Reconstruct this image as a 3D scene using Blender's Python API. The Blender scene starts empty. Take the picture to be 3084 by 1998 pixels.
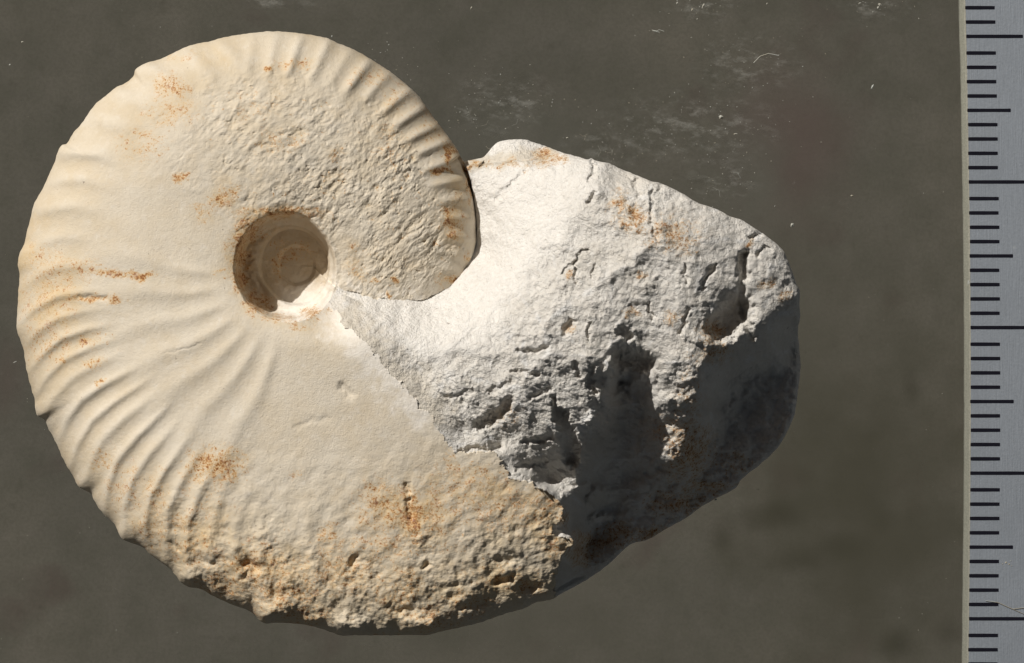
import bpy, math, random
import numpy as np

# ------------------------------------------------------------------ camera, sky, sun, exposure
sc = bpy.context.scene
MM = 0.001
DCAM = 350.0                 # camera height above the sheet, mm
PPM = 43.85                  # photograph pixels per millimetre at the ruler
FPX = PPM * (DCAM - 0.5)
ZMID = 9.6                   # mid plane of the fossil above the sheet, mm

cam_d = bpy.data.cameras.new('camera')
cam = bpy.data.objects.new('camera', cam_d)
sc.collection.objects.link(cam)
cam.location = (0, 0, DCAM * MM)
cam_d.sensor_width = 36.0
cam_d.lens = 36.0 * FPX / 3084.0
cam_d.clip_start = 0.01
cam_d.clip_end = 50.0
sc.camera = cam

SUN_EL = math.radians(38.0)
SUN_DIR = np.array([-0.65, 0.76]); SUN_DIR /= np.linalg.norm(SUN_DIR)    # towards the sun, in plan
w = bpy.data.worlds.new('World'); sc.world = w; w.use_nodes = True
nt = w.node_tree; nt.nodes.clear()
sky = nt.nodes.new('ShaderNodeTexSky'); sky.sky_type = 'NISHITA'; sky.sun_disc = False
sky.sun_elevation = SUN_EL
sky.sun_rotation = math.atan2(SUN_DIR[0], SUN_DIR[1])
sky.dust_density = 1.0; sky.air_density = 0.42; sky.ozone_density = 0.2
bg = nt.nodes.new('ShaderNodeBackground'); bg.inputs['Strength'].default_value = 0.05
wo = nt.nodes.new('ShaderNodeOutputWorld')
sky_tint = nt.nodes.new('ShaderNodeMix'); sky_tint.data_type = 'RGBA'; sky_tint.blend_type = 'MULTIPLY'   # warm tint on the skylight alone, standing in for camera white balance
sky_tint.inputs[0].default_value = 1.0; sky_tint.inputs[7].default_value = (1.0, .775, .51, 1)
nt.links.new(sky.outputs[0], sky_tint.inputs[6]); nt.links.new(sky_tint.outputs[2], bg.inputs[0]); nt.links.new(bg.outputs[0], wo.inputs[0])

sun_d = bpy.data.lights.new('sun', 'SUN'); sun_d.energy = 4.6; sun_d.angle = math.radians(0.6)
sun_d.color = (1.0, 0.965, 0.91)
sun = bpy.data.objects.new('sun', sun_d); sc.collection.objects.link(sun)
from mathutils import Vector
sv = Vector((SUN_DIR[0]*math.cos(SUN_EL), SUN_DIR[1]*math.cos(SUN_EL), math.sin(SUN_EL)))
sun.rotation_euler = sv.to_track_quat('Z', 'Y').to_euler()
sun.location = sv * 1.0

sc.view_settings.view_transform = 'Standard'; sc.view_settings.look = 'None'
sc.view_settings.gamma = 1.0; sc.view_settings.use_curve_mapping = False
sc.view_settings.exposure = -0.12

# ------------------------------------------------------------------ helpers
def P(px, py, z_mm=0.0):
    """world position (m) of a photograph pixel at height z_mm"""
    s = (DCAM - z_mm) / FPX
    return ((px - 1542.0) * s * MM, (999.0 - py) * s * MM, z_mm * MM)

def link(name, me, parent=None, mat=None):
    o = bpy.data.objects.new(name, me); sc.collection.objects.link(o)
    if parent: o.parent = parent
    if mat: me.materials.append(mat)
    return o

class Nodes:
    def __init__(s, name):
        s.m = bpy.data.materials.new(name); s.m.use_nodes = True
        s.t = s.m.node_tree; s.t.nodes.clear()
        s.out = s.n('ShaderNodeOutputMaterial')
    def n(s, typ, **kw):
        nd = s.t.nodes.new(typ)
        for k, v in kw.items():
            setattr(nd, k, v)
        return nd
    def l(s, a, b): s.t.links.new(a, b)
    def setin(s, nd, **kw):
        for k, v in kw.items():
            i = nd.inputs[k.replace('_', ' ')]
            if hasattr(v, 'is_output') or isinstance(v, bpy.types.NodeSocket): s.l(v, i)
            else: i.default_value = v
    def coords(s, scale=1000.0):
        tc = s.n('ShaderNodeTexCoord'); mp = s.n('ShaderNodeMapping')
        mp.inputs['Scale'].default_value = (scale,)*3 if not isinstance(scale, tuple) else scale
        s.l(tc.outputs['Object'], mp.inputs['Vector']); return mp.outputs[0]
    def noise(s, vec, scale, detail=4, rough=0.6):
        nd = s.n('ShaderNodeTexNoise'); s.l(vec, nd.inputs['Vector'])
        nd.inputs['Scale'].default_value = scale; nd.inputs['Detail'].default_value = detail
        nd.inputs['Roughness'].default_value = rough
        return nd.outputs['Fac']
    def ramp(s, fac, a, b, lo=0.0, hi=1.0):
        nd = s.n('ShaderNodeMapRange'); s.l(fac, nd.inputs[0])
        nd.inputs[1].default_value = a; nd.inputs[2].default_value = b
        nd.inputs[3].default_value = lo; nd.inputs[4].default_value = hi
        return nd.outputs[0]
    def math(s, op, a, b=None):
        nd = s.n('ShaderNodeMath', operation=op)
        for i, v in enumerate((a, b)):
            if v is None: continue
            if isinstance(v, (int, float)): nd.inputs[i].default_value = v
            else: s.l(v, nd.inputs[i])
        return nd.outputs[0]
    def mix(s, f, a, b):
        nd = s.n('ShaderNodeMix', data_type='RGBA')
        for i, v in ((0, f), (6, a), (7, b)):
            if isinstance(v, (int, float)): nd.inputs[i].default_value = v
            elif isinstance(v, tuple): nd.inputs[i].default_value = (*v, 1.0)
            else: s.l(v, nd.inputs[i])
        return nd.outputs[2]
    def attr(s, name):
        nd = s.n('ShaderNodeAttribute'); nd.attribute_name = name; return nd.outputs['Fac']
    def bump(s, h, dist, strength=1.0, normal=None):
        nd = s.n('ShaderNodeBump'); s.l(h, nd.inputs['Height'])
        nd.inputs['Distance'].default_value = dist; nd.inputs['Strength'].default_value = strength
        if normal: s.l(normal, nd.inputs['Normal'])
        return nd.outputs[0]

# ------------------------------------------------------------------ numpy noise
def _h(ix, iy, seed):
    a = ix.astype(np.uint32) * np.uint32(374761393) + iy.astype(np.uint32) * np.uint32(668265263) + np.uint32(seed * 974711 + 13)
    a = (a ^ (a >> np.uint32(13))) * np.uint32(1274126177)
    a = a ^ (a >> np.uint32(16)); a = a * np.uint32(2246822519); a = a ^ (a >> np.uint32(15))
    return a.astype(np.float64) / 4294967296.0
def perlin(x, y, seed):
    ix = np.floor(x).astype(np.int64); iy = np.floor(y).astype(np.int64)
    fx = x - ix; fy = y - iy
    u = fx*fx*fx*(fx*(fx*6-15)+10); v = fy*fy*fy*(fy*(fy*6-15)+10)
    def g(i, j):
        an = _h(ix+i, iy+j, seed) * 2*np.pi
        return np.cos(an)*(fx-i) + np.sin(an)*(fy-j)
    a = g(0,0)*(1-u)+g(1,0)*u; b = g(0,1)*(1-u)+g(1,1)*u
    return (a*(1-v)+b*v) * 1.5
def fbm(x, y, wl, seed, octv=4, gain=0.5, ridge=False):
    s = np.zeros_like(x); a = 1.0; tot = 0
    for k in range(octv):
        n = perlin(x/wl + 17.3*k, y/wl - 9.1*k, seed+k)
        if ridge: n = 1 - 2*np.abs(n)
        s += a*n; tot += a; a *= gain; wl *= 0.5
    return s/tot
def facets(x, y, wl, seed, tilt=1.0):
    """broken-rock relief: every Voronoi cell is a tilted plane of its own"""
    X = x/wl; Y = y/wl
    ix = np.floor(X).astype(np.int64); iy = np.floor(Y).astype(np.int64)
    best = np.full(x.shape, 1e9); val = np.zeros_like(x)
    for i in (-1,0,1):
        for j in (-1,0,1):
            cx = ix+i; cy = iy+j
            qx = cx + _h(cx,cy,seed); qy = cy + _h(cx,cy,seed+1)
            dx = X-qx; dy = Y-qy; d = dx*dx+dy*dy
            an = _h(cx,cy,seed+2)*2*np.pi; t = _h(cx,cy,seed+3)*tilt
            h = (_h(cx,cy,seed+4)-0.5)*0.6
            v = h + t*(np.cos(an)*dx+np.sin(an)*dy)
            m = d < best
            best = np.where(m, d, best); val = np.where(m, v, val)
    return val*wl
def sstep(a, b, x):
    t = np.clip((x-a)/(b-a), 0, 1); return t*t*(3-2*t)
def scoops(x, y, wl, seed, k=.9, tilt=.6, crease=False):
    """conchoidal chips: hollows that meet in continuous creases, value about 0"""
    X = x/wl; Y = y/wl
    ix = np.floor(X).astype(np.int64); iy = np.floor(Y).astype(np.int64)
    best = np.full(x.shape, 1e9); sec = best.copy()
    for i in (-1,0,1):
        for j in (-1,0,1):
            cx = ix+i; cy = iy+j
            dx = X-cx-.5-(_h(cx,cy,seed)-.5)*.9; dy = Y-cy-.5-(_h(cx,cy,seed+1)-.5)*.9
            an = _h(cx,cy,seed+2)*2*np.pi; t = _h(cx,cy,seed+3)*tilt
            v = _h(cx,cy,seed+4)*.35 + t*(np.cos(an)*dx+np.sin(an)*dy) + k*(dx*dx+dy*dy)
            sec = np.minimum(sec, np.maximum(best, v)); best = np.minimum(best, v)
    return ((best-.3)*wl, sec-best) if crease else (best-.3)*wl
def inpoly(x, y, poly):
    c = np.zeros(x.shape, bool); n = len(poly)
    for i in range(n):
        x0, y0 = poly[i]; x1, y1 = poly[(i+1) % n]
        if y0 == y1: continue
        k = ((y0 > y) != (y1 > y)) & (x < (x1-x0)*(y-y0)/(y1-y0)+x0)
        c ^= k
    return c
def segdist(x, y, pl):
    d = np.full(x.shape, 1e9); 
    for (x0, y0), (x1, y1) in zip(pl[:-1], pl[1:]):
        L = (x1-x0)**2+(y1-y0)**2
        t = np.clip(((x-x0)*(x1-x0)+(y-y0)*(y1-y0))/L, 0, 1)
        d = np.minimum(d, np.hypot(x-x0-t*(x1-x0), y-y0-t*(y1-y0)))
    return d

# ------------------------------------------------------------------ the fossil: outline and seams measured on the photograph
SIL = [(800,95.7),(731,103.5),(670,114),(631,126),(617,127.4),(571,138),(528,157),(481,179),(439,191),(408,210),(403,228),(382,248),(349,264),
(321,287),(292,310),(276,328),(250,367),(221,401),(200,434),(187,437),(176,453),(166,485),(150,521),(133,560),(117,589),(101,618),(94,650),
(80,703),(73,735),(59,764),(54,796),(59,828),(56,871),(53,924),(50,978),(52,999),(60,1022),(71,1053),(77,1096),(87,1143),(98,1182),(105,1207),
(106,1232),(114,1253),(133,1264),(143,1285),(168,1332),(185,1371),(203,1407),(221,1435),(235,1464),(250,1475),(273,1487),(285,1510),(307,1543),
(346,1581),(361,1614),(373,1627),(403,1638),(433,1651),(454,1671),(477,1688),(514,1715),(530,1735),(546,1755),(571,1769),(603,1774),(643,1796),
(700,1822),(753,1842),(792,1876),(839,1876),(910,1881),(960,1892),(999,1905),(1024,1914),(1071,1914),(1178,1914),(1240,1913),(1289,1913),
(1325,1903),(1378,1892),(1450,1874),(1521,1849),(1578,1833),(1614,1815),(1664,1805),(1692,1787),(1735,1765),(1788,1733),(1835,1698),(1899,1640),
(1950,1626),(2014,1589),(2067,1560),(2103,1533),(2146,1507),(2214,1471),(2235,1442),(2288,1400),(2335,1357),(2356,1328),(2378,1285),(2394,1243),
(2404,1171),(2411,1100),(2403,992),(2410,957),(2408,921),(2408,875),(2399,857),(2387,821),(2374,789),(2360,757),(2321,721),(2299,705),(2271,687),
(2235,664),(2199,652),(2157,630),(2103,612),(2049,580),(1985,551),(1960,546),(1917,528),(1871,510),(1835,493),(1792,484),(1781,477),(1771,481),
(1735,471),(1696,461),(1674,453),(1650,443),(1621,434),(1585,422),(1557,420),(1503,427),(1485,441),(1457,473),(1435,479),(1400,485),(1392,481),
(1374,446),(1335,392),(1313,364),(1288,328),(1256,285),(1217,250),(1181,221),(1139,193),(1092,164),(1057,146),(1021,132),(985,116),(932,105),
(871,97.4),(825,95)]
CX, CY = 1150.0, 985.0           # grid centre
SX, SY = 870.0, 802.0            # centre of the coil
SEAM = [(1392,481),(1400,493),(1414,535),(1425,582),(1432,628),(1436,689),(1435,724),(1425,764),(1407,803),(1378,839),(1353,867),(1311,885),
(1278,905),(1206,903),(1135,899),(1081,885),(1028,871),(1008,850)]
BREAK = [(985,905),(1002,935),(1046,978),(1110,1050),(1150,1100),(1182,1132),(1215,1160),(1243,1193),(1264,1228),(1293,1243),(1314,1285),(1335,1321),
(1357,1350),(1396,1368),(1450,1360),(1503,1366),(1510,1407),(1535,1435),(1599,1457),(1646,1478),(1678,1507),(1696,1542),(1694,1566),(1667,1584),
(1660,1601),(1678,1619),(1731,1632),(1710,1658),(1692,1683),(1674,1712),(1671,1758),(1667,1830),(1680,1990)]
SEAMX = [(a+18*(a-1080)/math.hypot(a-1080,b-640), b+22*(b-640)/math.hypot(a-1080,b-640)) if a > 1060 else (a-2,b+14) for a, b in SEAM]
MATPOLY = SEAM + BREAK + [(2700,1990),(2700,300),(1392,300)]

sil = np.array(SIL, float)
sil_ang = np.arctan2(CY-sil[:,1], sil[:,0]-CX); o_ = np.argsort(sil_ang)
# dense outline
dense = []
for i in range(len(SIL)):
    p0 = sil[i-1]; a = sil[i]; b = sil[(i+1) % len(SIL)]; p3 = sil[(i+2) % len(SIL)]
    L_ = np.hypot(*(b-a)); n_ = max(2, int(L_/2))
    m0 = (b-p0)/(L_+np.hypot(*(a-p0)))*L_; m1 = (p3-a)/(L_+np.hypot(*(p3-b)))*L_
    for k in range(n_):
        t = k/n_; dense.append(a*(2*t**3-3*t*t+1)+m0*(t**3-2*t*t+t)+b*(3*t*t-2*t**3)+m1*(t**3-t*t))
dense = np.array(dense)
def polar_lookup(cx, cy, pts):
    an = np.arctan2(cy-pts[:,1], pts[:,0]-cx); r = np.hypot(pts[:,0]-cx, pts[:,1]-cy)
    o = np.argsort(an); return an[o], r[o]
_ac, _rc = polar_lookup(CX, CY, dense)
_as, _rs = polar_lookup(SX, SY, dense)
def r_c(a): return np.interp(a, _ac, _rc, period=2*np.pi)
def r_s(a): return np.interp(a, _as, _rs, period=2*np.pi)

_ad = np.linspace(-np.pi, np.pi, 1440, endpoint=False); _rd = np.interp(_ad, _as, _rs, period=2*np.pi)
_deg = np.degrees(_ad)
RV_A = [-40,-28,-12,0,10,22,32]; RV_V = [505,520,545,562,574,594,603]
_rdi = np.where((_deg > -40) & (_deg < 33), np.interp(_deg, RV_A, RV_V), _rd)
_kw = np.exp(-np.linspace(-2.2,2.2,61)**2); _kw /= _kw.sum()
_rsm = np.convolve(np.concatenate([_rd[-30:], _rd, _rd[:30]]), _kw, 'valid')
_rsi = np.convolve(np.concatenate([_rdi[-30:], _rdi, _rdi[:30]]), _kw, 'valid')
def r_smi(a): return np.interp(a, _ad, _rsi, period=2*np.pi)
def r_si(a): return np.interp(a, _ad, _rdi, period=2*np.pi)
def r_sm(a): return np.interp(a, _ad, _rsm, period=2*np.pi)
T_A = [-40,0,32,60,90,120,150,180,215,250,280,310,340,360]
T_V = [190,200,212,222,238,252,268,288,315,345,368,385,395,398]

def whorl(x, y):
    """flank height of the coiled shell in photo pixels above the mid plane, plus polar coordinates"""
    dx = x-SX; dy = SY-y
    r = np.hypot(dx, dy); an = np.arctan2(dy, dx); deg = np.degrees(an) % 360
    inner = inpoly(x, y, SEAMX + [(985,845),(900,760),(1000,500),(1392,300)])
    d = np.where(inner & (deg > 300), deg-360, deg)
    T = np.interp(d, T_A, T_V)
    up = inner | (deg < 200)
    Ra = np.where(up, r_si(an), r_s(an)); Rm = np.where(up, r_smi(an), r_sm(an)); e_ = sstep(.86, 1.0, r/Ra); R = Rm*(1-e_)+Ra*e_
    # smooth silhouette radius a little for the profile so the outline's small bumps stay at the edge
    T = T - 165*np.exp(-((x-1010)**2+(y-880)**2)/95.0**2)*(~inner)
    RU = 158.0
    s = (r-RU)/(R-RU)
    sc_ = np.clip((s-0.10)/0.90, 0, 1)
    pe = np.interp(d, [0,200,240,262,285,300,320,360], [2.35,2.35,4.2,8.5,7.0,4.2,2.6,2.4])
    ef = np.interp(d, [0,215,240,285,300,330], [0,.05,.5,.62,.55,.3])        # steep keel face low on the broad end
    z = T*(ef + (1-ef)*np.power(np.clip(1-np.power(sc_, pe), 0, 1), 0.52))
    z -= T*0.05*np.clip((0.10-s)/0.10, 0, 1.0)**2
    return z, r, d, s, T, inner

def pit(x, y, z, r, T):
    """stepped umbilicus"""
    r2 = np.hypot(x-897-0.05*(y-800), y-796)*(1+.05*np.cos(np.arctan2(SY-y, x-SX)-2.2))
    k = sstep(148, 100, r)
    rr = r*(1-k) + r2*k + fbm(x, y, 60, 71, 3)*4 + fbm(x, y, 18, 73, 2)*1.6
    floor1 = 72.0
    ca = np.cos(np.arctan2(SY-y, x-SX)-.25); rr = rr*(1+.19*np.clip(ca,0,1)**2.2)
    prof = np.interp(rr, [0, 54, 64, 95, 113, 121, 134, 150, 160, 168], [0,.01,.055,.10,.13,.30,.38,.50,.93,1.0])
    prof = prof - .13*np.exp(-((rr-140)/13.0)**2)*np.clip(np.cos(np.arctan2(SY-y, x-SX)-4.15),0,1)**2
    zp = floor1-24 + (z-(floor1-24))*prof
    return np.where(rr < 168, zp, z)

# ribs: crest paths are sickle shaped
def crest_shift(s):
    return np.interp(s, [0,.1,.25,.42,.55,.7,.82,.92,1.0], [10,9,6.0,1.0,.3,-.6,-.4,1.6,4.2])
rng = np.random.RandomState(7)
MAJ = []     # (deg, amp, width)
a_ = 150.0
while a_ < 292:
    st = (7.6 if a_ < 186 else 5.1) + rng.uniform(-.6,.6)
    MAJ.append((a_, 1.0*rng.uniform(.75,1.2), st*0.25)); a_ += st
def ribs(d, s, r):
    z = np.zeros_like(s)
    q = d - crest_shift(s)
    # outer ribs on the left and lower left flank
    for a, amp, wd in MAJ:
        g = np.exp(-((q-a)/wd)**2)
        fall = np.interp(a, [150,170,195,215,240,258,272,292], [13,14,13,15,15,12,9,6])
        s0 = np.interp(a, [150,180,205,225,240,270], [.66,.60,.54,.46,.50,.6])
        z += .8*amp*fall*g*sstep(s0-.02, s0+.28, s)*(1-.35*sstep(.9,1,s))
    # broad low primaries across the flank
    for a in np.arange(176, 262, 12.5):
        g = np.exp(-((q-a)/3.4)**2)
        z += 7.0*g*sstep(.05,.2,s)*(1-sstep(.5,.78,s))*np.interp(a,[176,215,262],[.6,.8,1])
    # short strong ribs on the upper right shoulder
    for a, amp in ((-2,8),(4,10),(10,11),(16,12),(22,12),(28,14),(34,15),(40,16),(45.5,18),(51.5,18),(57.5,18),(64.5,12),(70.5,19),(76,8),(82,13),(89,17),(95,9),(101,7)):
        qq = d + 14*(s-.85)
        g = np.exp(-((qq-a)/1.55)**2)
        z += .74*amp*g*sstep(.69,.83,s)*(1-.3*sstep(.96,1,s))
    for a in np.arange(104, 150, 9.0):
        g = np.exp(-((q-a)/2.6)**2)
        z += 11*g*sstep(.72,.88,s)
    return z

# --------------------------- matrix: scattered heights, thin plate interpolation
CTRL = [(1395,487,20),(1414,535,22),(1442,600,28),(1450,690,34),(1442,760,44),

(1250,1010,318),(1150,1010,346),(1100,960,298),(1200,955,250),(1300,960,240),
(1500,600,95),(1560,700,185),(1600,600,165),(1500,750,140),(1450,850,190),(1400,950,270),(1350,1050,352),(1550,900,305),(1700,550,200),
(1650,500,130),(1640,470,30),(1600,440,-5),(1557,425,-10),(1500,440,-5),(1455,480,5),(1480,520,45),(1440,505,22),(1560,500,70),
(1800,560,265),(1750,700,308),(1700,850,345),(1650,1000,365),(1500,1050,375),(1350,1150,372),(1250,1100,358),(1900,650,300),(2050,720,302),
(2150,780,285),(1950,820,336),(1900,950,352),(1800,1040,356),(2060,900,326),(2250,760,244),(2330,810,222),(2385,870,190),(2300,900,222),
(2230,960,236),(2120,1020,282),(2000,1040,304),
(1735,475,125),(1871,515,165),(1985,558,215),(2100,615,236),(2200,658,226),(2299,710,212),(2374,795,190),(2402,870,176),
(2392,935,150),(2300,992,196),(2190,1060,232),(2240,1025,214),
(2400,1020,-70),(2330,1068,20),(2290,1130,-10),(2400,1120,-60),(2385,1240,-65),(2330,1350,-70),(2240,1180,-5),(2250,1280,-50),
(2080,1110,276),(2150,1095,246),(2005,1130,264),(1980,1215,226),(2040,1190,242),(2105,1180,226),(2030,1280,184),(2085,1270,172),(2060,1390,112),(2200,1140,40),(2165,1230,15),(2130,1350,0),
(1900,1150,175),(1935,1250,140),(1850,1180,215),(1860,1280,140),(1900,1380,55),(1830,1400,85),(1960,1450,0),(2100,1480,-85),(2220,1440,-90),
(1850,1500,-10),(1760,1600,0),(1850,1650,-70),(1950,1610,-80),(1780,1520,40),
(1600,1150,366),(1700,1150,345),(1650,1300,318),(1600,1400,288),(1740,1210,336),(1800,1230,296),(1775,1320,242),(1700,1440,200),(1740,1400,205),(1650,1468,222),
(1450,1250,362),(1400,1330,348),(1500,1345,322),(1560,1250,345),(1820,1130,318),
(1700,1710,-10),(1800,1700,-60),(1720,1570,110),(1740,1640,30)]
ctrl = [(a,b,c) for a,b,c in CTRL]
# along the broken shell edge the matrix continues the flank just below the shell
bx = np.array([p[0] for p in BREAK[5:29]], float); by = np.array([p[1] for p in BREAK[5:29]], float)
zb = whorl(bx-3, by+3)[0]
for i in range(len(bx)):
    ctrl.append((bx[i], by[i], zb[i]-(1.5 if i < 11 else min(9.0, .8*(i-9)))))
sx_ = np.array([p[0] for p in SEAM[8:]], float); sy_ = np.array([p[1] for p in SEAM[8:]], float)
zs_ = whorl(sx_-4, sy_-5)[0]
for i in range(len(sx_)): ctrl.append((sx_[i]+1, sy_[i]+2, zs_[i]-1.0))
for (a, b) in ((1002,935),(1046,978),(1110,1050),(1150,1100)):
    ctrl.append((a+2, b-2, float(whorl(np.array([a-3.]), np.array([b+3.]))[0][0])-1.5))
ctrl = np.array(ctrl, float)
def tps_fit(c):
    n = len(c); X = c[:,0]/1000; Y = c[:,1]/1000
    d2 = (X[:,None]-X[None])**2+(Y[:,None]-Y[None])**2
    K = np.where(d2 > 0, d2*np.log(d2+1e-20), 0)*0.5 + np.eye(n)*2e-4
    Pm = np.stack([np.ones(n), X, Y], 1)
    A = np.zeros((n+3, n+3)); A[:n,:n] = K; A[:n,n:] = Pm; A[n:,:n] = Pm.T
    return np.linalg.solve(A, np.concatenate([c[:,2], np.zeros(3)]))
TW = tps_fit(ctrl)
def matrix_macro(x, y):
    X = x/1000; Y = y/1000; n = len(ctrl)
    z = TW[n] + TW[n+1]*X + TW[n+2]*Y
    for i in range(n):
        d2 = (X-ctrl[i,0]/1000)**2+(Y-ctrl[i,1]/1000)**2
        z = z + TW[i]*d2*np.log(d2+1e-20)*0.5
    return z

# cavities, gouges and cracks in the matrix: (polyline, half width, depth)
STROKES = [
 ([(2215,935),(2175,985)], 42, 85),                                   # deep cavity near the tip
 ([(2240,770),(2238,830)], 15, 45), ([(2232,860),(2240,960),(2262,1010)], 12, 26),
 ([(1880,1083),(1945,1092)], 26, 60), ([(1872,1000),(1892,1012)], 15, 30),
 ([(1440,1285),(1480,1262),(1520,1235),(1532,1212)], 15, 32),
 ([(1688,1252),(1715,1310),(1722,1380)], 21, 52), ([(1668,1200),(1672,1235)], 9, 24),
 ([(1390,1362),(1440,1352)], 12, 20), ([(1455,1357),(1500,1350)], 12, 20),
 ([(1540,1120),(1620,1128)], 7, 12), ([(1560,1055),(1600,1060),(1642,1048)], 7, 15),
 ([(1700,1000),(1722,970)], 11, 18), ([(1775,975),(1772,1020)], 6, 14),
 ([(1735,850),(1731,795),(1742,768),(1768,752)], 4.5, 13), ([(1690,828),(1715,800),(1735,785)], 4, 8),
 ([(1782,840),(1790,800)], 4, 9), ([(2115,868),(2130,825),(2155,805)], 7, 18),
 ([(2262,716),(2295,706)], 7, 16), ([(2280,770),(2310,745)], 5, 10),
 ([(1860,1060),(1855,1100),(1868,1150)], 12, 30), ([(1785,1110),(1775,1160),(1800,1200)], 10, 20),
 ([(1735,1100),(1745,1130)], 8, 14), ([(1990,540),(1985,575)], 5, 10), ([(1915,545),(1925,590)], 10, 16),
 ([(1790,585),(1772,612)], 8, 14), ([(1781,478),(1790,515),(1775,545)], 5, 12),
 ([(1500,600),(1560,540),(1580,528)], 11, 9), ([(1950,920),(1965,960)], 6, 12), ([(2060,800),(2070,850)], 6, 10),
 ([(1964,580),(1960,660),(1975,720)], 7, 12), ([(2075,930),(2050,1000)], 7, 13), ([(1480,1180),(1540,1150)], 10, 10),
 ([(1600,1200),(1655,1170)], 8, 12), ([(1350,1200),(1420,1180)], 9, 8), ([(1580,1330),(1660,1320)], 9, 14),
 ([(1560,1410),(1640,1390)], 9, 14), ([(1850,1180),(1905,1130)], 14, 24)]
BUMPS = [ # raised chips
 ([(1845,1095),(1835,1150),(1850,1180)], 20, 22), ([(1800,1190),(1840,1230)], 16, 18), ([(1790,1260),(1820,1300)], 22, 30),
 ([(1440,1300),(1460,1340)], 18, 12), ([(2070,1010),(2160,1040)], 16, 16), ([(1780,1500),(1800,1480)], 18, 34),
 ([(1700,1490),(1760,1470)], 16, 22), ([(1790,1565),(1830,1555)], 14, 30), ([(1600,1440),(1560,1420)], 14, 10)]

def ruga(x, y, wl, seed, ang, st):
    """wrinkles stretched along ang"""
    c, s_ = math.cos(ang), math.sin(ang)
    u = x*c - y*s_; v = x*s_ + y*c
    wx = fbm(x, y, wl*3, seed+50, 2)*wl*.55
    return fbm(u/st + wx, v + wx, wl, seed, 3, .55)

def shell_height(x, y, z, r, d, s, T):
    sh = z + ribs(d, s, r)
    edge_keep = np.clip(z/40, 0, 1)**.5
    low = fbm(x, y, 260, 3, 3)*6
    fine = fbm(x, y, 34, 5, 3)*.8
    dd = np.where(d < -5, -5, d)
    wr = sstep(150, 108, dd + fbm(x,y,120,12,3)*30 - np.clip((.25-s),0,1)*90)*sstep(.90,.66, s + fbm(x,y,90,13,3)*.2)
    wr = np.clip(wr, 0, 1)*np.clip(.72+.9*fbm(x,y,160,14,3), .25, 1.25)
    rt = sstep(700, 1250, x)
    wrk = ruga(x, y, 26, 21, math.radians(46), 1.9)*(5.0+2.5*rt) + ruga(x, y, 12, 25, math.radians(50), 1.6)*(2.4+1.2*rt) + fbm(x,y,70,29,3)*9
    pitn = fbm(x, y, 18, 33, 3)
    wrk -= 5*sstep(.22,.7, pitn)
    wrk += scoops(x+fbm(x,y,30,37,2)*10, y, 30, 35, .7, .5)*.10
    co = sstep(.60,.90, s + fbm(x,y,110,41,3)*.16)*sstep(225,262,d)
    corr = .45*scoops(x+fbm(x,y,40,42,2)*16, y+fbm(x,y,40,44,2)*16, 62, 43, .8, .5)*.22 + fbm(x,y,90,46,3)*12 + fbm(x,y,22,45,4)*6.5 - 4*sstep(.36,.7,fbm(x,y,38,47,3))
    mid = sstep(232,262,d)*sstep(.3,.7,s)
    sh = sh + edge_keep*(low + fine*(.35+mid*2.4) + wr*wrk + co*corr) + edge_keep*(1-wr)*fbm(x,y,9,51,2)*(.25+.4*mid)
    # low undulations where the last ribs die out along the bottom
    sh = sh + edge_keep*mid*(fbm(x+ .5*y, y, 60, 55, 2)*5)
    wx = x+fbm(x,y,25,61,2)*9; wy = y+fbm(x,y,25,62,2)*9
    for pl, wd, dp in (([(815,1850),(850,1845)],26,-34),([(930,1868),(950,1866)],16,-14),([(1030,1885),(1075,1890)],24,-32),([(1235,1880),(1290,1880)],26,-34),([(560,1735),(585,1745)],20,-16),([(1150,1890),(1160,1890)],16,-10),([(1030,1165),(1050,1185)],14,8),([(748,1695),(775,1712)],15,24),([(1500,1752),(1540,1740)],12,22),([(1072,1680),(1062,1700)],10,14),
        ([(1230,1510),(1238,1560)],9,10),([(1225,1465),(1232,1480)],9,12),([(1420,1760),(1330,1770)],9,5),([(1290,1700),(1275,1712)],8,14),
        ([(500,1060),(560,1050),(600,1038)],5,1.3),([(890,1290),(930,1270),(985,1262)],10,2.0),([(1480,1690),(1560,1685)],12,5),([(1390,1830),(1460,1815)],14,9),
        ([(1180,1840),(1240,1838)],12,9),([(240,895),(320,900)],8,5),([(610,1690),(640,1700)],8,8),([(520,1640),(540,1655)],8,8),([(1575,1770),(1625,1765)],16,14)):
        dd_ = segdist(wx, wy, pl); sh = sh - dp*edge_keep*np.exp(-(dd_/wd)**2)
    sh = pit(x, y, sh, r, T)
    sh = sh + np.where(r < 165, fbm(x,y,22,65,3)*1.6 + 0, 0)
    return sh, wr, co, np.clip(-wrk/9, -1, 1)*wr

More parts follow.
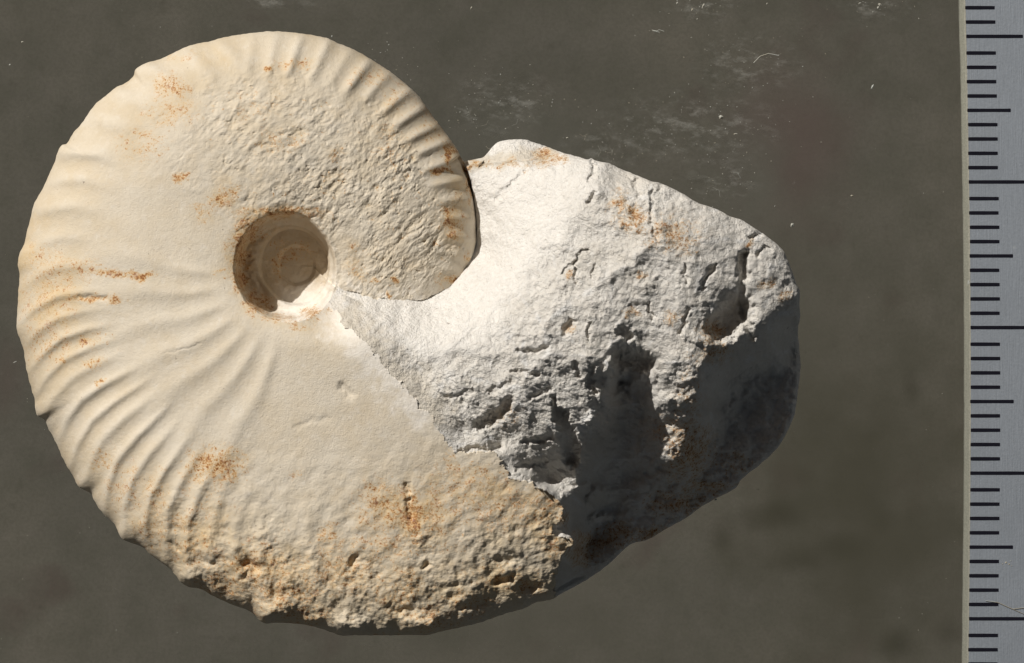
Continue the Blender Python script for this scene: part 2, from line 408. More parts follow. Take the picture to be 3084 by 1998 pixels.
def rock_height(x, y):
    wx = x + fbm(x,y,90,81,3)*14; wy = y + fbm(x,y,90,85,3)*14
    m0 = matrix_macro(wx, wy)
    smooth = 1-np.clip(sstep(1560,1760, x + (y-700)*.55 + fbm(x,y,150,91,3)*70) + sstep(1030,1120, y - (x-1300)*.12 + fbm(x,y,120,95,3)*50), 0, 1)
    rough = 1-smooth
    vx = x + fbm(x,y,36,86,3)*16; vy = y + fbm(x,y,36,88,3)*16
    lowr = sstep(1040,1200,y)*rough
    b1, c1 = scoops(wx, wy, 190, 101, .75, .5, True); b2, c2 = scoops(vx, vy, 92, 105, .8, .6, True)
    big = b1*.30 + b2*.24
    crs = np.maximum(sstep(.10, .0, c1), .8*sstep(.09, .0, c2)*sstep(-.1,.3,fbm(x,y,140,107,2)))*rough
    sml = scoops(vx, vy, 40, 109, .85, .65)*.17 + scoops(x+fbm(x,y,12,110,2)*5, y, 17, 113, .85, .6)*.10
    lam = fbm(x*.8+y*.6, (y-x*.7)*2.2, 60, 115, 4, .6)*6          # faint bedding, lower left to upper right
    gr = fbm(x,y,15,117,3)*2.4 + fbm(x,y,70,119,4,.6)*10
    pw = sstep(.0,.35, fbm(x,y,130,116,3))
    mid_ = sstep(1080,1180,y)*sstep(1800,1700,x)
    big = big*(1-.55*mid_) + rough*scoops(vx, vy, 330, 133, .8, .5)*.13*(1-mid_)
    big = big*(1-.65*sstep(1950,2080,x)*sstep(1080,1000,y))
    nb = .2 + .8*sstep(4, 75, segdist(x, y, BREAK[0:18]))
    mtx = m0 + nb*rough*(big*(1.0+.15*lowr) + sml*(.9+.5*pw+.35*lowr-.35*mid_) + lam*(.9+.5*lowr) + gr*(.8+.5*pw+.5*lowr-.5*mid_))
    gran = scoops(x+fbm(x,y,14,123,2)*6, y, 20, 121, .8, .5)
    mtx = mtx - sstep(1080,1130,y)*sstep(1880,1960,x)*gran*.6
    u = (x*math.cos(.72)-y*math.sin(.72)); v = (x*math.sin(.72)+y*math.cos(.72))
    mtx = mtx + smooth*(fbm(u/7, v, 20, 131, 4, .6)*2.2 + fbm(u/3, v, 90, 135, 3)*8 + fbm(x,y,60,139,3)*2.5)
    deep = sstep(1060,1140,y + .25*(x-2000)*(x>2000))*sstep(1760,1840,x)
    pt = sstep(190, 50, segdist(vx, vy, [(2110,1120),(2060,1240),(2060,1330)]))
    deep = deep*(1-.75*pt)
    mtx = mtx + deep*(scoops(wx+vx*.0, vy, 64, 171, .9, .6)*.30 + scoops(vx, vy, 30, 173, .9, .6)*.22 + fbm(x,y,110,175,3)*22)
    hx = x+fbm(x,y,22,141,3)*13; hy = y+fbm(x,y,22,143,3)*13
    for pl, wd, dp in STROKES:
        mtx = mtx - dp*np.exp(-(segdist(hx, hy, pl)/wd)**3)
    for pl, wd, dp in BUMPS:
        mtx = mtx + dp*np.exp(-(segdist(hx, hy, pl)/wd)**3)
    lip = segdist(x, y, [(1392,505),(1440,500),(1500,495),(1560,486),(1620,482),(1655,470),(1690,455)])
    above = inpoly(x, y, [(1380,506),(1440,501),(1500,496),(1560,487),(1620,483),(1655,471),(1690,456),(1690,350),(1380,350)])
    mtx = np.where(above, np.minimum(mtx-40*sstep(0,7,lip), 24+fbm(x,y,50,151,3)*8), mtx)
    return mtx, rough, smooth, crs

def height(x, y):
    z, r, d, s, T, inner = whorl(x, y)
    wob = 8*sstep(1000,1200,y) + 5*sstep(780,840,y)
    rag = sstep(180, 60, np.hypot(x-1070, y-1010))*34
    is_m = inpoly(x+fbm(x,y,26,161,4,.65)*wob*1.5+fbm(x,y,60,163,4,.65)*rag, y+fbm(x,y,26,165,4,.65)*wob*1.5+fbm(x,y,60,167,4,.65)*rag, MATPOLY) & (r > 160)
    Zo = np.zeros_like(x); hol = np.zeros_like(x); wr = np.zeros_like(x); co = np.zeros_like(x); rough = np.zeros_like(x); smooth = np.zeros_like(x)
    k = ~is_m
    Zo[k], wr[k], co[k], hol[k] = shell_height(x[k], y[k], z[k], r[k], d[k], s[k], T[k])
    Zo[is_m], rough[is_m], smooth[is_m], hol[is_m] = rock_height(x[is_m], y[is_m])
    k = is_m & (r < 240)
    b_ = sstep(163, 235, r[k]); Zo[k] = Zo[k]*b_ + shell_height(x[k], y[k], z[k], r[k], d[k], s[k], T[k])[0]*(1-b_)
    return Zo, r, d, s, is_m, wr, rough, co, smooth, hol

# ------------------------------------------------------------------ polar grid
NP_, NR1, NR2 = 2000, 470, 110
phi = np.linspace(-np.pi, np.pi, NP_, endpoint=False)
f1 = np.linspace(0.004, 0.86, NR1, endpoint=False)
q2 = np.linspace(0, 1, NR2); f2 = 0.86 + 0.14*(1-(1-q2)**1.9)
fr = np.concatenate([f1, f2]); NR = len(fr)
R = r_c(phi) + perlin(phi*60, phi*0, 3)*1.3
GX = CX + np.cos(phi)[None,:]*R[None,:]*fr[:,None]
GY = CY - np.sin(phi)[None,:]*R[None,:]*fr[:,None]
Z, RR, DD, SS, ISM, WR, ROUGH, CO, SMOOTH, HOL = height(GX, GY)
# edge: never below the mid plane on the shell; broken edge on the matrix
zlim = np.where(ISM, -150.0, 0.0)
Z = np.maximum(Z, zlim)
# small rounding right at the outline
edge_t = np.clip((fr-0.985)/0.015, 0, 1)[:,None]
Z = np.where(ISM, Z - 14*edge_t**3, Z)
# grid light blur across radius not needed; underside is a plain mirrored copy, coarser
NB = 70
fb = 1-(np.linspace(0, 1, NB)**1.6)*0.996
BX = CX + np.cos(phi)[None,:]*R[None,:]*fb[:,None]; BY = CY - np.sin(phi)[None,:]*R[None,:]*fb[:,None]
zbm = whorl(BX, BY)[0]
_bt = np.linspace(0,1,NB)[:,None]
Zb = -np.maximum(zbm*0.96, 0) 
bm_m = inpoly(BX, BY, MATPOLY)
rb_edge = fb[:,None]
Zb = np.where(bm_m, -np.clip(395*(1-np.clip(rb_edge,0,1)**3.0)**.5, 0, 395), Zb)
Zb = np.clip(Zb, -405, 0)
Zb[0] = np.minimum(Zb[0], Z[-1]-6)
Zb[0] = np.where(ISM[-1], np.minimum(Z[-1]-6, -120), Zb[0])
for k in range(1, 14):
    Zb[k] = np.minimum(Zb[k], Zb[0])

def to_world(px, py, zpx):
    zm = ZMID + zpx/PPM
    s_ = (DCAM-zm)/FPX
    return np.stack([(px-1542)*s_*MM, (999-py)*s_*MM, zm*MM], -1)
Vt = to_world(GX, GY, Z).reshape(-1,3)
Vb = to_world(BX, BY, Zb).reshape(-1,3)
V = np.concatenate([Vt, Vb]); OFF = len(Vt)
def quads(nr, off):
    i = np.arange(nr-1)[:,None]; j = np.arange(NP_)[None,:]; j2 = (j+1) % NP_
    a = off+i*NP_+j; b = off+i*NP_+j2; c = off+(i+1)*NP_+j2; d = off+(i+1)*NP_+j
    return np.stack([a+0*j, d, c, b], -1).reshape(-1,4)
Ft = quads(NR, 0); Fb = quads(NB, OFF)
j = np.arange(NP_); j2 = (j+1) % NP_; e = (NR-1)*NP_
Fe = np.stack([e+j, OFF+j, OFF+j2, e+j2], -1)
F = np.concatenate([Ft, Fe, Fb])
# --------------------------- colour masks (stains, chalk, growths): properties of the stone, except where chalk paints the pit's lit side
K = 1.2958
ST = [(380,195,20,22,.7),(412,208,24,18,.85),(400,262,50,30,.5),(330,335,55,40,.3),(420,130,24,10,.35),(425,412,15,10,.9),(508,463,22,18,.95),
(467,495,20,16,.7),(545,447,14,16,.6),(556,585,20,60,.9),(580,530,30,30,.9),(650,492,70,11,1.0),(560,650,16,26,1.0),(510,635,16,8,.8),(600,712,26,20,.8),(583,700,10,25,.9),
(650,742,40,9,.6),(730,728,24,12,.8),(690,758,25,8,.5),(250,632,40,6,1.0),(300,638,44,8,1.1),(331,641,13,10,1.3),(180,622,50,14,.5),(210,692,55,7,.9),(262,700,12,7,1.0),
(130,640,60,50,.33),(110,700,60,60,.33),(110,790,60,60,.35),(195,793,14,13,.9),(218,846,20,14,.75),(232,887,7,6,1.0),(140,835,12,10,.6),(230,790,40,30,.2),(95,600,30,30,.4),
(500,1080,50,32,.95),(460,1100,30,26,.6),(545,1098,12,12,1.1),(240,1070,22,26,.5),(170,1150,20,50,.25),(290,1130,50,60,.3),(360,1150,30,50,.4),(430,1210,40,30,.45),
(900,1180,60,50,.7),(960,1200,30,50,1.0),(870,1140,30,14,.6),(965,1160,12,16,1.0),(970,1225,12,18,1.1),(1010,1190,70,60,.5),(1090,1130,90,50,.4),(1180,1180,100,50,.42),(1050,1075,20,30,.5),
(1270,1180,60,40,.6),(1290,1260,40,40,.5),(760,1240,20,20,.5),(690,1100,20,14,.3),(600,1320,70,50,.6),(560,1310,30,22,.8),(520,1360,60,40,.6),(660,1380,80,50,.6),
(800,1330,90,50,.5),(930,1380,70,50,.5),(1000,1440,60,40,.5),(700,1430,60,30,.55),(1150,1350,70,30,.45),(1090,1400,60,30,.5),(1220,1360,40,25,.6),(450,1280,50,40,.5),(350,1240,40,40,.45),(1150,1340,16,8,1.0),
(900,1270,150,30,.4),(480,1170,60,60,.25),
(1037,368,8,26,1.5),(1022,399,24,6,1.6),(1045,350,12,14,1.0),(1085,400,5,35,1.1),(1095,440,5,30,.9),(1036,500,9,20,1.2),(1050,520,22,28,.8),(1053,548,22,8,1.1),(1087,600,9,10,1.0),(1046,652,20,12,1.0),
(918,650,7,9,1.4),(905,686,5,8,1.3),(880,590,30,10,.2),(1060,480,14,40,.6),(870,655,12,8,.8),(835,640,14,14,.6),(820,600,16,30,.35),(1020,300,60,60,.3),(930,230,40,40,.3),(860,180,50,20,.4),(690,150,40,12,.55),(625,158,7,6,1.2),
(900,330,40,60,.25),(780,360,20,14,.5),(650,330,60,30,.3),(600,250,60,40,.2),(1000,260,30,40,.3),(700,590,30,20,.4),(650,610,20,40,.5)]
STM = [(1440,475,20,25,.6),(1470,510,35,26,.7),(1475,500,8,14,1.1),(1560,545,50,36,.55),(1600,560,30,20,.4),(1190,382,60,10,.5),(1105,385,20,8,1.0),(1268,363,26,13,1.0),(1300,372,20,8,.6),(1465,730,18,8,.6),
(1655,775,26,24,.7),(1560,740,20,14,.5),(1490,640,14,8,.6),(1740,565,12,6,.9),(1780,660,14,10,.7),(1830,690,12,16,.7),(1610,590,14,10,.5),(1650,830,40,16,.5),(1670,815,24,8,.7),
(1600,1050,50,60,.7),(1560,1000,40,30,.5),(1640,1130,70,16,.6),(1380,1260,60,20,.7),(1440,1240,40,20,.6),(1700,1080,50,20,.5),(1580,1170,70,24,.6),(1350,1280,40,30,.6),(1530,1240,80,16,.7),(1310,1205,10,20,.7),
(1180,970,40,30,.25),(1600,930,30,90,.3),(1325,640,12,8,.5),(1330,765,10,7,.6)]
def spots(lst):
    m = np.zeros(GX.shape)
    wx = GX + fbm(GX,GY,40,201,3)*22; wy = GY + fbm(GX,GY,40,205,3)*22
    for (a,b,c,d_,s_) in lst:
        a*=K; b*=K; c*=K*1.15; d_*=K*1.15
        sel = (np.abs(GX-a) < 3*c+40) & (np.abs(GY-b) < 3*d_+40)
        m[sel] = np.maximum(m[sel], s_*np.exp(-(((wx[sel]-a)/c)**2+((wy[sel]-b)/d_)**2)))
    return m
n1 = fbm(GX,GY,26,211,4,.65)*.5+.5; n2 = fbm(GX,GY,9,215,2)*.5+.5
sS = spots(ST); sM = spots(STM)
stain = np.where(ISM, sM, sS)
q_ = n1*.55+n2*.45
specks = (sstep(.55,.74, q_)*.62 + sstep(.1,.7,HOL)*.38*sstep(.40,.60,n1))*WR*(~ISM) + (sstep(.54,.76, q_)*.36 + .05)*CO*(~ISM)
specks += sstep(.60,.78,q_)*.35*sstep(1100,1600,GY)*(~ISM)
stain = np.clip(stain + (n1-.5)*.5*(stain>.1), 0, 1.4)
stain = np.maximum(stain, specks*1.0)
RIB = np.where(ISM, 0, ribs(DD, SS, RR))
rz = sstep(.60,.78,SS)*sstep(12,2,RIB)*(DD>40)*(DD<262)
warm = np.clip(.22+.45*rz+.6*fbm(GX,GY,150,221,3)+.5*fbm(GX,GY,40,223,4,.65) + .5*CO + .25*(sstep(260,150,GX-0)) + .15*sstep(1300,1700,GY), 0, 1)*(~ISM)
# white chalk: clean powdery surfaces of the matrix, lower umbilicus, seam wedge; in the pit it also keeps the lit side pale
chalk = np.where(ISM, np.clip(SMOOTH*1.0 + .25 + .5*fbm(GX,GY,80,231,3), 0, 1), 0)
dpit = np.hypot(GX-905, GY-930)
chalk = np.where(~ISM, sstep(120,40,dpit + fbm(GX,GY,40,235,3)*30)*.9*(RR<170) + sstep(60,0,segdist(GX,GY,SEAM[12:]))*.7*sstep(.4,.6,n1), chalk)
dbreak = segdist(GX, GY, BREAK[0:9])
chalk = np.where(~ISM, np.maximum(chalk, sstep(90,5,dbreak + fbm(GX,GY,40,239,4,.6)*75)*.8), chalk)
chalk = np.where(ISM, np.maximum(chalk, sstep(330,120,np.hypot(GX-1150,GY-960)+fbm(GX,GY,60,243,3)*60)), chalk)
shellish = np.where(ISM, sstep(120,5,segdist(GX, GY, BREAK[2:10]) + fbm(GX,GY,34,240,4,.6)*90)*.8, 0)
shellish = np.maximum(shellish, np.where(ISM & (GY < 520), sstep(34,6,segdist(GX, GY, [(1396,490),(1440,492),(1500,484),(1560,474),(1620,470),(1660,462)]) + fbm(GX,GY,30,242,3)*24)*.8, 0))
grey = np.where(ISM, np.clip(ROUGH*(.45+.6*fbm(GX,GY,110,241,3)), 0, 1), 0)
blue = np.where(ISM, np.clip(sstep(.34,.66, fbm(GX,GY,46,251,3,.6))*ROUGH*.6 + HOL*sstep(-.2,.3,fbm(GX,GY,40,253,3,.6))*1.3, 0, 1), 0)
HOL = np.where(ISM, 0, HOL)

OC = [(60,620,50,110,.8),(120,700,110,110,.8),(90,520,40,60,.5),(130,830,60,50,.6),(200,430,60,40,.3),(470,130,60,30,.5),(310,300,50,40,.4),(400,250,60,50,.5),
(240,1120,60,90,.5),(330,1200,80,80,.6),(480,1250,100,80,.7),(640,1330,170,90,.7),(880,1360,200,80,.65),(1100,1360,180,70,.6),(940,1190,140,90,.9),(1130,1150,180,80,.8),(1250,1230,90,80,.8),
(1060,460,45,160,.8),(1000,330,90,90,.4),(880,250,120,70,.4),(560,590,50,120,.9),(620,505,110,35,.9),(820,600,50,60,.5),(960,620,110,60,.4),(540,450,80,60,.6),(690,755,110,25,.5),(720,340,150,110,.25),(500,1090,80,60,.6),(150,950,60,60,.3)]
ocm = np.zeros(GX.shape)
for (a, b, c, d_, s_) in OC:
    a *= K; b *= K; c *= K; d_ *= K
    ocm = np.maximum(ocm, s_*np.exp(-(((GX-a)/c)**2+((GY-b)/d_)**2)))
on = fbm(GX,GY,58,261,5,.68)
ochre = np.where(ISM, 0, np.clip(sstep(-.25,.55, on + (ocm-.45)*.75)*np.minimum(1, .12+ocm*1.1) + .3*HOL.clip(0,1)*WR, 0, 1))
def pad(a, fill=0.0):
    return np.concatenate([a.reshape(-1), np.full(len(Vb), fill)]).astype(np.float32)
ATT = dict(shellish=pad(shellish), ochre=pad(ochre), stain=pad(stain), warm=pad(warm,.4), chalk=pad(chalk), grey=pad(grey,.3), bluish=pad(blue))
ismV = np.concatenate([ISM.reshape(-1), bm_m.reshape(-1)])
pitV = np.concatenate([((RR < 124) & ~ISM).reshape(-1), np.zeros(len(Vb), bool)])
fm = ismV[F].mean(1) > .5
fp = (pitV[F].mean(1) > .5)
# centre fan
nfan = np.stack([np.arange(NP_), np.roll(np.arange(NP_), -1)], -1)

def build_mesh(name, faces, tris=None):
    used = np.unique(faces.reshape(-1))
    if tris is not None: used = np.unique(np.concatenate([used, tris.reshape(-1)]))
    remap = np.full(len(V)+2, -1, np.int64); remap[used] = np.arange(len(used))
    fq = remap[faces]
    me = bpy.data.meshes.new(name)
    nt_ = 0 if tris is None else len(tris)
    me.vertices.add(len(used)); me.vertices.foreach_set('co', VV[used].astype(np.float32).reshape(-1))
    loops = fq.reshape(-1)
    if nt_: loops = np.concatenate([loops, remap[tris].reshape(-1)])
    me.loops.add(len(loops)); me.loops.foreach_set('vertex_index', loops.astype(np.int32))
    st = np.arange(len(fq))*4; tot = np.full(len(fq), 4)
    if nt_:
        st = np.concatenate([st, len(fq)*4+np.arange(nt_)*3]); tot = np.concatenate([tot, np.full(nt_,3)])
    me.polygons.add(len(st)); me.polygons.foreach_set('loop_start', st.astype(np.int32))
    me.update(calc_edges=True)
    me.polygons.foreach_set('use_smooth', np.ones(len(st), bool))
    for k, a in ATT.items():
        at = me.attributes.new(k, 'FLOAT', 'POINT'); at.data.foreach_set('value', AA[k][used])
    me.validate(); me.update()
    return me
ctop = V[:NP_].mean(0); cbot = V[-NP_:].mean(0)
VV = np.concatenate([V, ctop[None], cbot[None]])
AA = {k: np.concatenate([a, [a[0], a[-1]]]).astype(np.float32) for k, a in ATT.items()}
jt = np.arange(NP_)
tri_top = np.stack([np.full(NP_, len(V)), jt, (jt+1) % NP_], -1)
lb = len(V)-NP_
tri_bot = np.stack([np.full(NP_, len(V)+1), lb+(jt+1) % NP_, lb+jt], -1)
top_is_m = bool(ISM[0].mean() > .5); bot_is_m = bool(bm_m[-1].mean() > .5)

def stone_material(kind):
    N = Nodes({'shell':'fossil_shell','rock':'chalky_matrix','pit':'umbilicus_whorls'}[kind])
    co = N.coords(1000.0)
    b = N.n('ShaderNodeBsdfPrincipled')
    fine = N.noise(co, 3.2, 5, .65); finer = N.noise(co, 11.0, 3, .6); big = N.noise(co, .35, 3, .5)
    st = N.attr('stain'); ch = N.attr('chalk')
    if kind == 'rock':
        base = N.mix(N.attr('grey'), (.76,.735,.69), (.60,.57,.52))
        base = N.mix(N.math('MULTIPLY', N.attr('bluish'), .55), base, (.76,.775,.79))
        base = N.mix(N.ramp(big,.45,.65,0,.4), base, (.62,.58,.51))
        base = N.mix(N.math('MULTIPLY', ch, .85), base, (.86,.835,.79))
    else:
        base = N.mix(N.attr('warm'), (.645,.575,.465), (.57,.475,.335))
        base = N.mix(N.ramp(big,.35,.65,0,.35), base, (.66,.61,.52))
        base = N.mix(N.math('MULTIPLY', ch, .9), base, (.84,.80,.74))
    if kind != 'rock':
        base = N.mix(N.math('MULTIPLY', N.attr('ochre'), .72), base, N.mix(N.ramp(fine,.35,.65), (.60,.44,.235), (.64,.50,.31)))
    else:
        base = N.mix(N.attr('shellish'), base, (.66,.60,.50))
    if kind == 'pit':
        base = N.mix(N.math('SUBTRACT', .62, N.math('MULTIPLY', N.attr('chalk'), .6)), base, N.mix(N.ramp(N.noise(co,1.1,4,.7),.38,.62), (.50,.42,.31), (.44,.33,.20)))  # brown paints the pit's shade into its colour, sparing the lit lower side
    # grain
    base = N.mix(N.ramp(fine,.38,.62,.0,.16), base, (.50,.43,.33))
    # iron stain: soft ochre halo, rusty dendrites, near-black brown points, all broken up by the pores
    m1 = N.noise(co, 1.5, 4, .7); m2 = N.noise(co, 4.5, 3, .7); m3 = N.noise(co, 9.0, 2, .6)
    def field(w1, w2, w3, off):
        a = N.math('MULTIPLY', N.math('SUBTRACT', m1, .5), w1); b_ = N.math('MULTIPLY', N.math('SUBTRACT', m2, .5), w2); c_ = N.math('MULTIPLY', N.math('SUBTRACT', m3, .5), w3)
        return N.math('ADD', N.math('ADD', N.math('ADD', a, b_), c_), N.math('MULTIPLY', st, off))
    gate = N.ramp(st, .03, .22)
    f1_ = N.math('MULTIPLY', N.ramp(field(1.6,.9,.5,.75), .05, .62, 0, .72), gate)
    base = N.mix(f1_, base, N.mix(m2, (.66,.50,.29), (.60,.40,.19)))
    f2_ = N.math('MULTIPLY', N.ramp(field(1.9,2.4,1.0,.80), .42, .88, 0, .88), gate)
    base = N.mix(f2_, base, N.mix(N.ramp(m1,.38,.62), (.52,.27,.085), (.42,.19,.06)))
    f3_ = N.math('MULTIPLY', N.ramp(field(1.6,3.2,1.6,.85), .95, 1.30, 0, .85), gate)
    base = N.mix(f3_, base, (.20,.075,.03))
    # pores and grime
    po = N.noise(co, 3.1, 4, .75)
    base = N.mix(N.ramp(po,.60,.74,0,.30), base, (.40,.32,.22))
    base = N.mix(N.ramp(m1,.56,.74,0,.30), base, (.74,.71,.66))
    dark = N.noise(co, 2.3, 2, .5)
    base = N.mix(N.ramp(dark,.745,.80,0,.6), base, (.16,.11,.08))
    N.l(base, b.inputs['Base Color'])
    b.inputs['Roughness'].default_value = .82
    b.inputs['Specular IOR Level'].default_value = .22
    b1 = N.bump(fine, .00022 if kind=='rock' else .000045)
    b2 = N.bump(finer, .00007 if kind=='rock' else .00003, normal=b1)
    N.l(b2, b.inputs['Normal'])
    N.l(b.outputs[0], N.out.inputs[0])
    return N.m

fossil = bpy.data.objects.new('ammonite_fossil', None); sc.collection.objects.link(fossil)
fossil['label'] = 'cream coiled ammonite fossil with ribbed shell and broken white chalky end beside the ruler'
fossil['category'] = 'fossil'
lo = P(1150, 985, 0); fossil.location = (lo[0], lo[1], 0)
def part(name, mask, tris, mat):
    me = build_mesh(name, F[mask], tris); o = link(name, me, fossil, mat)
    o.matrix_parent_inverse = fossil.matrix_world.inverted()
    o.location = (-fossil.location[0], -fossil.location[1], 0)
    return o
trs = []
o1 = part('ribbed_shell', ~fm & ~fp, (tri_bot if not bot_is_m else None), stone_material('shell'))
o2 = part('rock_infill', fm, (np.concatenate([t for t, k in ((tri_top, top_is_m), (tri_bot, bot_is_m)) if k]) if (top_is_m or bot_is_m) else None), stone_material('rock'))
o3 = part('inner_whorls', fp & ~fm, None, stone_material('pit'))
o2['label'] = 'rough white broken rock filling the wide end of the coil'

# ------------------------------------------------------------------ surface: a clear sheet over grey ground
def box_mesh(name, x0, x1, y0, y1, z0, z1):
    v = [(x0,y0,z0),(x1,y0,z0),(x1,y1,z0),(x0,y1,z0),(x0,y0,z1),(x1,y0,z1),(x1,y1,z1),(x0,y1,z1)]
    f = [(0,3,2,1),(4,5,6,7),(0,1,5,4),(1,2,6,5),(2,3,7,6),(3,0,4,7)]
    me = bpy.data.meshes.new(name); me.from_pydata(v, [], f); me.update(); return me

def glass_material():
    N = Nodes('clear_sheet'); co = N.coords(1000.0)
    tr = N.n('ShaderNodeBsdfTransparent'); tr.inputs[0].default_value = (.97,.975,.965,1)
    gl = N.n('ShaderNodeBsdfGlossy'); gl.inputs['Roughness'].default_value = .06
    fz = N.n('ShaderNodeFresnel'); fz.inputs[0].default_value = 1.5
    m1 = N.n('ShaderNodeMixShader'); N.l(fz.outputs[0], m1.inputs[0]); N.l(tr.outputs[0], m1.inputs[1]); N.l(gl.outputs[0], m1.inputs[2])
    # powdery smears that lie on the sheet to the upper right of the fossil
    df = N.n('ShaderNodeBsdfDiffuse'); df.inputs[0].default_value = (.62,.62,.58,1)
    def patch(px, py, rx, ry):
        p = P(px, py); sub = N.n('ShaderNodeVectorMath', operation='SUBTRACT'); N.l(co, sub.inputs[0]); sub.inputs[1].default_value = (p[0]*1000,p[1]*1000,0)
        mul = N.n('ShaderNodeVectorMath', operation='MULTIPLY'); N.l(sub.outputs[0], mul.inputs[0]); mul.inputs[1].default_value = (PPM/rx,PPM/ry,0)
        ln = N.n('ShaderNodeVectorMath', operation='LENGTH'); N.l(mul.outputs[0], ln.inputs[0])
        return N.ramp(ln.outputs[1], 1.0, .15)
    acc = None
    for a in ((1520,310,190,120),(2080,380,330,130),(2250,190,190,110),(1850,440,180,70),(2180,540,130,80),(1420,340,70,60),(2640,20,160,50),(830,8,180,22),(2130,20,150,60)):
        p = patch(*a); acc = p if acc is None else N.math('MAXIMUM', acc, p)
    mp = N.n('ShaderNodeMapping'); N.l(co, mp.inputs[0]); mp.inputs['Rotation'].default_value = (0,0,.6); mp.inputs['Scale'].default_value = (.7,1.35,1)
    sm = N.noise(mp.outputs[0], 1.1, 8, .72)
    mask = N.math('MULTIPLY', acc, N.ramp(sm, .50, .78))
    sp = N.noise(co, 2.6, 2, .6)
    base = N.math('MULTIPLY', N.ramp(sp, .70, .80), .07)
    mask = N.math('ADD', N.math('MULTIPLY', mask, .32), base)
    m2 = N.n('ShaderNodeMixShader'); N.l(mask, m2.inputs[0]); N.l(m1.outputs[0], m2.inputs[1]); N.l(df.outputs[0], m2.inputs[2])
    N.l(m2.outputs[0], N.out.inputs[0]); return N.m
sheet = link('clear_sheet', box_mesh('clear_sheet', -.30,.30,-.22,.22,-.003,0), None, glass_material())
sheet['kind'] = 'structure'

def ground_material():
    N = Nodes('grey_ground'); co = N.coords(1000.0)
    b = N.n('ShaderNodeBsdfPrincipled')
    a = N.noise(co, .035, 3, .5); c = N.noise(co, .16, 4, .6); d = N.noise(co, 1.1, 3, .6)
    base = N.mix(N.ramp(a,.3,.7), (.130,.119,.099), (.106,.099,.084))
    base = N.mix(N.ramp(c,.35,.7,0,.45), base, (.062,.062,.046))
    base = N.mix(N.ramp(N.noise(co,.09,2,.5),.60,.74,0,.5), base, (.075,.055,.048))
    base = N.mix(N.ramp(N.noise(co,.30,3,.6),.60,.80,0,.35), base, (.045,.042,.03))
    base = N.mix(N.ramp(d,.4,.7,0,.22), base, (.125,.12,.095))
    base = N.mix(N.ramp(N.noise(co,2.2,2,.6),.42,.62,0,.20), base, (.055,.052,.042))
    def blot_or_falloff(px, py, rx, ry, col, f, bs):
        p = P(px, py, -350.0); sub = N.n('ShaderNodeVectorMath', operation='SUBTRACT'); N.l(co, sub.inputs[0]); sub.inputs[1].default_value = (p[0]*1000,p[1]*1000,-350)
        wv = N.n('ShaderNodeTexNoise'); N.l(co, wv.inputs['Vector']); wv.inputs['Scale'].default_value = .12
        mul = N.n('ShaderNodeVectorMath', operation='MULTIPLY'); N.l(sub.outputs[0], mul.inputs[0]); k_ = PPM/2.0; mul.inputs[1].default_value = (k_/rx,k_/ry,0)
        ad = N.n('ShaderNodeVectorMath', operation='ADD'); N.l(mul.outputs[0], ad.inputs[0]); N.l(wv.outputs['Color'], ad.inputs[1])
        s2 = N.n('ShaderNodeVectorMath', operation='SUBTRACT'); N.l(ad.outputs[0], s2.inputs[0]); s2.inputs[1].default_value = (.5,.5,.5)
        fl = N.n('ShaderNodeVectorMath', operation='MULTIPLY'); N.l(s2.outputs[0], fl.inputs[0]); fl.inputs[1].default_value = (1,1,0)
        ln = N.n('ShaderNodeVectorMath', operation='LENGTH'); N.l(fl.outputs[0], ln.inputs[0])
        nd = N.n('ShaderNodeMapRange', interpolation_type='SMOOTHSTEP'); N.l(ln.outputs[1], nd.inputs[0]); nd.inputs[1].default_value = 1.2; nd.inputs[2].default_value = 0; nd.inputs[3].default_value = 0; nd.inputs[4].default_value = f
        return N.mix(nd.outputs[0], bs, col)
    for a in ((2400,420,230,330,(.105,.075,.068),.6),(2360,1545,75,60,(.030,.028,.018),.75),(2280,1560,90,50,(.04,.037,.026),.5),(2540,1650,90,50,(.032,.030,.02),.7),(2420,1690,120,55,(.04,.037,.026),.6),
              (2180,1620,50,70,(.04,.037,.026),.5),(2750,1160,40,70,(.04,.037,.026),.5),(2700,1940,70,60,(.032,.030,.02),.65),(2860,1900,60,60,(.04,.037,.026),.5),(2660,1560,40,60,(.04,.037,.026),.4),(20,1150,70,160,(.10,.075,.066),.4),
              (2600,1500,500,700,(.062,.058,.042),.9),(2300,900,500,500,(.085,.080,.064),.5),(1500,1900,700,260,(.085,.08,.064),.5),(2250,560,160,260,(.12,.118,.10),.4),(1560,430,260,160,(.12,.118,.10),.4)):  # broad blots paint the background's light falloff into the ground, darker at lower right
        base = blot_or_falloff(*a, base)
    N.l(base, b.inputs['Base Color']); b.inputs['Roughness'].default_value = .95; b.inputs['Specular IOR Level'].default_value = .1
    N.l(b.outputs[0], N.out.inputs[0]); return N.m
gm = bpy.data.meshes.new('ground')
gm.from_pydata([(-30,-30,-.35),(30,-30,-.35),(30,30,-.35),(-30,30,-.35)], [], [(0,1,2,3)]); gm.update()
ground = link('ground', gm, None, ground_material()); ground['kind'] = 'structure'

